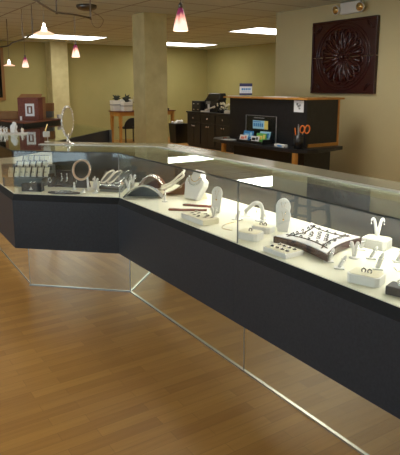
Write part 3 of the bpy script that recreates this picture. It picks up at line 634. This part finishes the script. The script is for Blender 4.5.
r = thing('wreath_necklace_stand', 'black stand holding a round rose and silver bead necklace', 'necklace stand', (-.905, 4.20, ZD), A2)
MB().prism([(-.05, -.03), (.05, -.03), (.05, .04), (-.05, .04)], 0, .085, [(-.035, .0), (.035, .0), (.035, .03), (-.035, .03)]).build('stand', 'dark', r)
MB().slab(lambda t: ((-.045*math.sin(PI*(.15+.7*t)) , .015, .08+.11*t), (.045*math.sin(PI*(.15+.7*t)), .015, .08+.11*t)), 8, .008).build('neck_form', 'dark', r)
pts = [(.068*math.cos(t*2*PI/30), -.01+.02*math.sin(t*2*PI/30), .137+.072*math.sin(t*2*PI/30)) for t in range(30)]
MB().beads(pts, .0105, 6).build('bead_necklace', 'rose', r, True)
MB().loop([(x*1.1, y, .137+(z-.137)*1.1) for x, y, z in pts], .0035, 5).build('silver_chain', 'silver', r, True)
def finger(label, loc, rz, h=.075, tilt=.25, c='white', ring=True, base=.022, R=.008, group='white finger ring stands', flat=False):
    r = thing('finger_ring_stand', label, 'ring stand', loc, rz, group)
    if flat: MB().box(-base, base, -base*.8, base*.8, 0, .006, .002).build('base', c, r)
    else: MB().lathe([(0, 0), (base, 0), (base, .004), (base*.6, .008), (0, .008)], 16).build('base', c, r, True)
    MB().lathe([(R*1.05, 0), (R*1.1, h*.3), (R*.95, h*.6), (R*.85, h*.85), (R*.5, h*.97), (0, h)], 12).xf(Matrix.Translation((0, 0, .005)) @ Matrix.Rotation(tilt, 4, 'Y')).build('finger', c, r, True)
    if ring:
        q = Matrix.Translation((0, 0, .005)) @ Matrix.Rotation(tilt, 4, 'Y')
        MB().loop([(R*1.15*math.cos(t), R*1.15*math.sin(t), h*.62) for t in [k*PI/6 for k in range(12)]], .0018, 5).ball((0, -R*1.2, h*.63), .004, 6).xf(q).build('ring', 'silver', r, True)
def forked(label, loc, rz, h=.09, c='white', w_=.03, group='white forked earring stands'):
    r = thing('forked_earring_stand', label, 'earring stand', loc, rz, group)
    MB().lathe([(0, 0), (.022, 0), (.022, .004), (.008, .010), (0, .010)], 16).build('base', c, r, True)
    for s_ in (-1, 1):
        P = smoothpath([Vector((0, 0, .005)), Vector((s_*w_*.35, 0, h*.5)), Vector((s_*w_*.7, 0, h*.9)), Vector((s_*w_*1.05, 0, h)), Vector((s_*w_*1.35, 0, h*.88))], 4)
        MB().tube(P, [.009-.005*i/(len(P)-1) for i in range(len(P))], 8).build('arm', c, r, True)
        MB().tube([(s_*w_*1.35, 0, h*.88), (s_*w_*1.35, 0, h*.76)], .0018, 5).ball((s_*w_*1.35, -.001, h*.74), .0045, 6).build('earring', 'silver', r, True)
finger('white finger ring stand left of the round bead necklace', (-.945, 4.09, ZD), A2, .055, .0)
finger('tall white finger stand in front of the round bead necklace', (-.835, 4.07, ZD), A2, .10, -.05, ring=False)
finger('white finger stand just right of the round bead necklace', (-.81, 4.16, ZD), A2, .09, .1)
finger('low white finger stand at the front edge of middle case, left one', (-.86, 3.985, ZD), A2, .03, .6)
finger('low white finger stand at the front edge of middle case, right one', (-.765, 3.965, ZD), A2, .03, .6)
forked('white forked earring stand right of the round bead necklace', (-.785, 4.10, ZD), A2, .085, w_=.016)
# black bracelet tray (sloping)
r = thing('bracelet_tray', 'sloping black tray with three looped silver bracelets at the bend', 'jewellery tray', (0, 0, 0))
F0, F1, B0, B1 = Vector((-.745, 4.03, ZD+.018)), Vector((-.575, 3.98, ZD+.018)), Vector((-.765, 4.42, .822)), Vector((-.545, 4.40, .826))
tb = MB(); vs = [tb.bm.verts.new(v) for v in (F0, F1, B1, B0)]; vb = [tb.bm.verts.new((v.x, v.y, ZD)) for v in (F0, F1, B1, B0)]
tb._f(vs); tb._f(vb[::-1]); [tb._f([vs[i], vs[(i+1) % 4], vb[(i+1) % 4], vb[i]]) for i in range(4)]
tb.build('tray_body', 'slate', r)
def tp_(a, b, lift=.006): return (F0.lerp(F1, a)).lerp(B0.lerp(B1, a), b)+Vector((0, 0, lift))
tf = MB(); tf.tube([tp_(0, 0), tp_(1, 0), tp_(1, 1), tp_(0, 1), tp_(0, 0)], .006, 4); tf.build('tray_frame', 'dark', r)
for k, a0 in enumerate((.08, .36, .68)):
    pts = []
    for t in range(20):
        th = t*2*PI/20; x = .11*math.cos(th); y = .20*math.sin(th)+(.12 if math.sin(th) > 0 else -.12 if math.sin(th) < 0 else 0)
        pts.append(tp_(a0+.10+x*1.15+.35*y, .60+y*1.1, .012))
    MB().loop(pts, .0075, 6).build('looped_bracelet', 'pearl' if k < 2 else 'silver', r, True)
P = [tp_(.02+.06*k, .10+.025*math.sin(k*.9), .014) for k in range(17)]
MB().beads(P, .0085, 6).tube([tp_(.05, .20, .012), tp_(.5, .17, .012), tp_(.95, .27, .012)], .005, 6).build('linked_bracelet', 'silver', r, True)
MB().beads([tp_(.86, .30, .012), tp_(.93, .26, .012), tp_(.9, .21, .012)], .009, 6).build('rose_clasp', 'rose', r, True)
# stands and ramps at the bend
forked('white forked earring stand at the bend, behind the black arches', (-.515, 4.18, ZD+.02), -.3, .10, w_=.018)
bpy.data.objects['forked_earring_stand.001'].location.z = ZD
forked('white forked earring stand at the bend, in front of the black arches left end', (-.53, 4.02, ZD), -.3, .085, w_=.018)
def arch(label, x, y, L, H, D, rz, chain='pearl', c='slate', rows=1):
    r = thing('arched_bracelet_ramp', label, 'bracelet ramp', (x, y, ZD), rz, 'dark arched bracelet ramps')
    f = lambda t, yy: (L*(t-.5), yy, .002+H*math.sin(PI*t)**.8)
    MB().slab(lambda t: (f(t, -D/2), f(t, D/2)), 16, .006).build('ramp', c, r)
    pts2 = [(L*(k/14-.5)*.98, H*math.sin(PI*k/14)**.8) for k in range(15)]
    outline(MB(), [(a, max(b-.001, .0015)) for a, b in pts2]+[(0, .0)][:0], D/2-.012, D/2-.008).build('back_plate', c, r)
    for q in range(rows):
        yy = -D/2+.012+q*.02
        MB().beads([(L*(t-.5), yy, .0115+H*math.sin(PI*t)**.8) for t in [.1+.8*k/28 for k in range(29)]], .0062, 6).build('bracelet', chain, r, True)
arch('dark arched ramp with a cream bracelet nearest the front glass at the bend', -.395, 3.80, .265, .075, .09, -.12)
arch('smaller dark arched ramp with silver bracelets behind the front arch', -.36, 4.10, .21, .10, .12, -.15, 'silver', 'brown', 3)
r = thing('curved_strand_display', 'dark curved ramp with thick pearl strands left of the white necklace bust', 'bracelet ramp', (-.185, 3.885, ZD), -.1)
MB().slab(lambda t: ((-.075+.155*t, -.03, .004+.085*t**1.6), (-.075+.155*t, .04, .004+.085*t**1.6)), 10, .006).build('ramp', 'brown', r)
outline(MB(), [(-.07, 0), (.08, 0), (.08, .085), (.05, .055), (.0, .026)], .02, .026).build('support', 'brown', r)
for yy, o, m_ in ((-.02, .05, 'pearl'), (.02, .075, 'pearl')):
    P = smoothpath([Vector((-.095, yy-.02, .03+o*.4)), Vector((-.03, yy, .03+o*.7)), Vector((.03, yy, .06+o)), Vector((.072, yy, .095+o)), Vector((.058, yy+.01, .125+o*.9))], 5)
    MB().tube(P, .0085, 8).build('pearl_strand', m_, r, True)
finger('thin white stand with cream base in front of the curved pearl strands', (-.238, 3.655, ZD), 0, .08, .05, ring=True, R=.005, base=.02)
# ---------------------------------------------------------------- jewellery displays in the long case
r = thing('necklace_bust', 'white necklace bust wearing a beaded silver necklace in the long case', 'jewellery bust', S1(.345, -.385), A1+.12)
r.scale = (1.45, 1.15, 1.05)
rt = Matrix.Rotation(-.34, 4, 'X')
outline(MB(), BUST, -.022, .022).xf(rt).build('bust_form', 'white', r, bev=.008)
MB().prism([(-.035, .02), (.035, .02), (.035, .085), (-.035, .085)], 0, .12, [(-.02, .035), (.02, .035), (.02, .05), (-.02, .05)]).build('prop', 'cream', r)
pts = [Vector((.045*math.cos(t), -.027, .145+.055*math.sin(t)*1.0)) for t in [PI+k*PI/22 for k in range(23)]]
MB().beads(pts, .0058, 6).xf(rt).build('bead_necklace', 'silver', r, True)
r_ = MB().beads([Vector((.032*math.cos(t), -.026, .152+.035*math.sin(t))) for t in [PI+k*PI/16 for k in range(17)]], .003, 5).xf(rt).build('fine_chain', 'gold', r, True)
def oval(label, s, o, rz, w_=.070, h=.165):
    r = thing('oval_pendant_stand', label, 'pendant stand', S1(s, o), rz, 'white oval pendant stands')
    rt = Matrix.Rotation(-.22, 4, 'X'); n = 24
    pts = [(w_/2*.75, 0)]+[(w_/2*math.cos(t), h-w_*.62+w_*.62*math.sin(t)) for t in [k*PI/14 for k in range(15)]]+[(-w_/2*.75, 0)]
    outline(MB(), pts[::-1], -.005, .005).xf(rt).build('oval_plate', 'white', r, bev=.002)
    MB().prism([(-.015, .0), (.015, .0), (.015, .05), (-.015, .05)], 0, .06, [(-.01, .008), (.01, .008), (.01, .014), (-.01, .014)]).build('prop', 'white', r)
    MB().ball((0, -.008, h*.50), .0055, 8).tube([(-.012, -.006, h*.86), (0, -.007, h*.55), (.012, -.006, h*.86)], .001, 4).xf(rt).build('pendant', 'gold', r, True)
oval('white oval pendant stand between the bust and the upright glass joint', .775, -.285, A1+.6)
oval('white oval pendant stand, rear one of the overlapping pair right of the joint', 1.27, -.385, A1+.6, .082, .165)
oval('white oval pendant stand, front one of the overlapping pair right of the joint', 1.335, -.335, A1+.6, .076, .13)
# red bead strands
def strand(label, s0, o0, s1, o1, c='red', amp=.004):
    a, b = S1(s0, o0, ZD+.007), S1(s1, o1, ZD+.007); r = thing('bead_strand', label, 'bead bracelet', a, 0, 'dark red bead strands')
    d = b-a; nrm = Vector((-d.y, d.x, 0)).normalized()
    MB().beads([d*(k/26)+nrm*(amp*math.sin(k*.5)+.008) for k in range(27)], .0068, 6).build('beads', c, r, True)
    MB().beads([d*(k/26)-nrm*.008 for k in range(27)], .0068, 6).build('second_row', c, r, True)
strand('dark red bead strand, rear one lying by the white bust', .485, -.235, .66, -.375)
strand('dark red bead strand, front one lying behind the white block tray', .555, -.085, .70, -.265)
# white block tray with earrings
r = thing('earring_block', 'low white block with silver earrings in front of the red bead strands', 'earring tray', S1(.885, -.100), A1)
MB().box(-.115, .115, -.055, .055, 0, .032, .003).build('block', 'cream', r); MB().box(-.114, .114, -.057, -.055, .002, .031).build('front_face', 'white', r)
random.seed(3)
for k in range(9):
    x, y = -.09+.022*k, .03-.05*(k % 2)+.01*math.sin(k*2); a = random.uniform(0, 3)
    MB().loop([(x+.009*math.cos(t), y+.009*math.sin(t), .035+.003*math.sin(t+a)) for t in [j*PI/5 for j in range(10)]], .0024, 5).ball((x+.008, y, .037), .004, 6).build('hoop_earring', 'ringmet', r, True)
forked('small clear stand with silver earrings at right end of white block', S1(.86, -.215), A1+.7, .06, w_=.014)
# loose thin stands
def prong(label, s, o, rz, sc=1):
    r = thing('wire_pendant_stand', label, 'pendant stand', S1(s, o), rz, 'low tilted white pendant stands')
    MB().box(-.03*sc, .03*sc, -.022*sc, .022*sc, 0, .004, .001).build('base', 'white', r)
    MB().prism([(-.012*sc, -.014*sc), (.012*sc, -.014*sc), (.012*sc, -.008*sc), (-.012*sc, -.008*sc)], .004, .05*sc, [(-.008*sc, .02*sc), (.008*sc, .02*sc), (.008*sc, .026*sc), (-.008*sc, .026*sc)]).build('upright', 'white', r)
    MB().loop([(.010*sc*math.cos(t), -.012*sc+.006*math.sin(t), .022*sc+.012*sc*math.sin(t)) for t in [k*PI/5 for k in range(10)]], .0014, 5).build('chain', 'silver', r, True)
prong('low tilted white pendant stand just left of the upright glass joint', .98, -.30, A1+.4)
prong('low tilted white pendant stand behind the others near the glass joint', .93, -.40, A1+.9, .9)
r = thing('silver_chain', 'thin silver chain lying on the deck left of the upright glass joint', 'necklace', S1(1.17, -.12), 0)
MB().tube(smoothpath([Vector((0, 0, .002)), Vector((-.05, .05, .002)), Vector((-.03, .13, .002)), Vector((.04, .20, .002)), Vector((.07, .23, .002))]), .0016, 5).build('chain', 'gold', r, True)
MB().ball((.07, .23, .005), .005, 8).build('pendant', 'silver', r, True)
# white arch earring holder
r = thing('hooked_earring_stand', 'white hooked arch stand with hanging earrings right of the upright glass joint', 'earring stand', S1(1.075, -.39), A1+.75)
MB().lathe([(0, 0), (.03, 0), (.03, .004), (.014, .012), (0, .012)], 20).build('base', 'white', r, True)
P = smoothpath([Vector((.012, 0, .008)), Vector((.014, 0, .06)), Vector((0, 0, .098)), Vector((-.03, 0, .103)), Vector((-.062, 0, .075)), Vector((-.088, 0, .05))], 5)
MB().tube(P, [.012]*len(P), 10).build('hook', 'white', r, True)
for x, z in ((.03, .05), (-.02, .07), (.034, .03)): MB().tube([(x, -.012, z), (x, -.012, z-.014)], .0015, 5).ball((x, -.012, z-.018), .0048, 6).build('earring', 'silver', r, True)
def octbox(label, loc, rz, w_=.060, d=.046, h=.038, ring=True, name='octagonal_ring_box'):
    r = thing(name, label, 'ring box', loc, rz, 'white octagonal ring boxes')
    k = .014; o = [(-w_+k, -d), (w_-k, -d), (w_, -d+k), (w_, d-k), (w_-k, d), (-w_+k, d), (-w_, d-k), (-w_, -d+k)]
    MB().prism(o, 0, h).build('box_body', 'white', r, bev=.003); MB().prism([(x*.9, y*.9) for x, y in o], h, h+.002).build('top_pad', 'cream', r)
    if ring:
        for x in ((-.012, .012) if ring == 2 else (0,)):
            MB().loop([(x+.008*math.cos(t), .003*math.sin(t), h+.007+.008*math.sin(t)) for t in [j*PI/6 for j in range(12)]], .003, 5).ball((x, 0, h+.016), .004, 6).build('ring', 'ringmet', r, True)
octbox('white octagonal box with one ring, front one right of the upright glass joint', S1(1.345, -.108), A1+.35)
octbox('white octagonal box with two rings behind the front one, below hooked stand', S1(1.275, -.25), A1+.35, .056, .042, .034, 2)
# earring tray
r = thing('earring_tray', 'flat white tray with rows of small earrings, in front of the mahogany tray', 'earring tray', S1(1.625, -.082), A1+.02)
MB().box(-.078, .078, -.055, .055, 0, .022, .002).build('tray', 'white', r); MB().box(-.072, .072, -.05, .05, .022, .024).build('pad', 'cream', r)
for i in range(4):
    for j in range(2): MB().loop([(-.05+i*.034+.008*math.cos(t), -.022+j*.045+.007*math.sin(t), .027) for t in [k*PI/5 for k in range(10)]], .0026, 5).ball((-.047+i*.034, -.022+j*.045, .029), .0045, 6).build('earring', 'ringmet', r, True)
# mahogany tray with concave sides
W0 = Vector((-.14, -.165)); 
r = thing('mahogany_ring_tray', 'large dark red wooden tray with concave sides and rows of rings', 'ring tray', S1(1.66, -.315), A1)
cs = [Vector((-.18, -.17)), Vector((.19, -.175)), Vector((.08, .185)), Vector((-.29, .19))]
def concave(k, depth=.032, n=8):
    out = []; cen = sum(cs, Vector((0, 0)))/4
    for i in range(4):
        a, b = cs[i], cs[(i+1) % 4]; m_ = (a+b)/2; dn = (cen-m_).normalized()
        for j in range(n):
            t = j/n; p = a.lerp(b, t)+dn*depth*math.sin(PI*t)
            out.append(cen+(p-cen)*k)
    return [(p.x, p.y) for p in out]
MB().prism(concave(1), .004, .038).build('wooden_body', 'mahog', r, bev=.003); MB().prism(concave(.93), .038, .042).build('white_pad', 'white', r)
cen = sum(cs, Vector((0, 0)))/4
for i in range(4):
    a, b = cs[i], cs[(i+1) % 4]; m_ = (a+b)/2; dn = (cen-m_).normalized()
    P = [a.lerp(b, t)+dn*(.05+.045*math.sin(PI*t)) for t in [.12+.76*k/12 for k in range(13)]]
    MB().tube([(p.x, p.y, .043) for p in P], .0035, 6).build('dark_divider', 'mahog', r)
ring0 = None
for i in range(4):
    a, b = cs[i], cs[(i+1) % 4]; m_ = (a+b)/2; dn = (cen-m_).normalized()
    for j in range(5):
        t = .2+.15*j; p = a.lerp(b, t)+dn*(.075 if i % 2 else .095)
        MB().loop([(p.x+.007*math.cos(q), p.y+.003*math.sin(q), .046+.005*math.sin(q)) for q in [k*PI/5 for k in range(10)]], .0026, 5).ball((p.x, p.y, .052), .005, 6).build('ring', 'ringmet', r, True)
for k in range(10):
    p = cen+Vector((-.07+.05*(k % 4)+.02*(k//4), -.03+.035*(k//4)))
    MB().loop([(p.x+.010*math.cos(q), p.y+.008*math.sin(q), .046+.004*math.sin(q)) for q in [j*PI/5 for j in range(10)]], .003, 5).ball((p.x+.006, p.y, .050), .0055, 6).build('ring', 'ringmet', r, True)
# finger stands at right
finger('white finger ring stand leftmost, by the near corner of the mahogany tray', S1(1.835, -.165), A1+.8, .062, .35, flat=True)
finger('white finger ring stand second from left, nearer the front glass', S1(1.925, -.135), A1+.8, .062, .45, flat=True)
forked('white hand-like forked stand between the finger stands and mahogany tray', S1(1.86, -.30), A1+.8, .075, w_=.014)
finger('white finger ring stand behind, close to the mahogany tray right side', S1(1.785, -.43), A1+.8, .055, .3, flat=True)
finger('white finger ring stand in front of the octagonal block', S1(1.905, -.36), A1+.8, .06, .45, flat=True)
finger('white finger ring stand with large ring behind the nearest octagonal box', S1(2.02, -.265), A1+.8, .075, .3, R=.010, flat=True)
finger('white finger ring stand at right edge of the photo', S1(2.005, -.42), A1+.8, .065, .35, R=.010, flat=True)
octbox('plain white octagonal block carrying a forked earring stand', S1(1.80, -.525), A1+.3, .062, .050, .047, 0, 'octagonal_block')
forked('white forked earring stand on the octagonal block, dangling earrings', S1(1.80, -.525, ZD+.047), A1+.75, .095, w_=.022)
octbox('nearest white octagonal box with a crossed silver ring', S1(2.10, -.10), A1+.35, .066, .048, .038, 2)
r = thing('silver_hook', 'thin bent silver pin lying at the right edge of the deck', 'pin', S1(2.09, -.31), 0)
MB().tube(smoothpath([Vector((0, .05, .002)), Vector((.0, .0, .002)), Vector((.03, -.02, .002)), Vector((.07, -.0, .002))]), .002, 5).build('wire', 'silver', r, True)
r = thing('black_ring_box', 'black ring box with silver ring at the right edge of the deck', 'ring box', S1(2.262, -.10), A1+.3)
MB().box(-.045, .045, -.035, .035, 0, .035, .004).build('box_body', 'dark', r)
MB().loop([(.013*math.cos(t), .0, .045+.012*math.sin(t)) for t in [k*PI/6 for k in range(12)]], .003, 6).ball((0, 0, .058), .007, 8).build('ring', 'silver', r, True)
# ---------------------------------------------------------------- stool on the customer side (seen in the glass of the long case)
r = thing('bar_stool', 'black wooden stool on the customer side, seen only reflected in the case glass', 'stool', (-2.2, 2.9, 0), .3)
MB().box(-.19, .19, -.19, .19, .60, .64, .015).build('seat', 'chair', r)
for sx in (-1, 1):
    for sy in (-1, 1): MB().tube([(sx*.2, sy*.2, 0), (sx*.15, sy*.15, .6)], .02, 8).build('leg', 'chair', r)
for z in (.2, .38):
    for sx in (-1, 1): MB().tube([(sx*.18, -.18, z), (sx*.18, .18, z)], .012, 6).build('stretcher', 'chair', r); MB().tube([(-.18, sx*.18, z+.05), (.18, sx*.18, z+.05)], .012, 6).build('stretcher', 'chair', r)
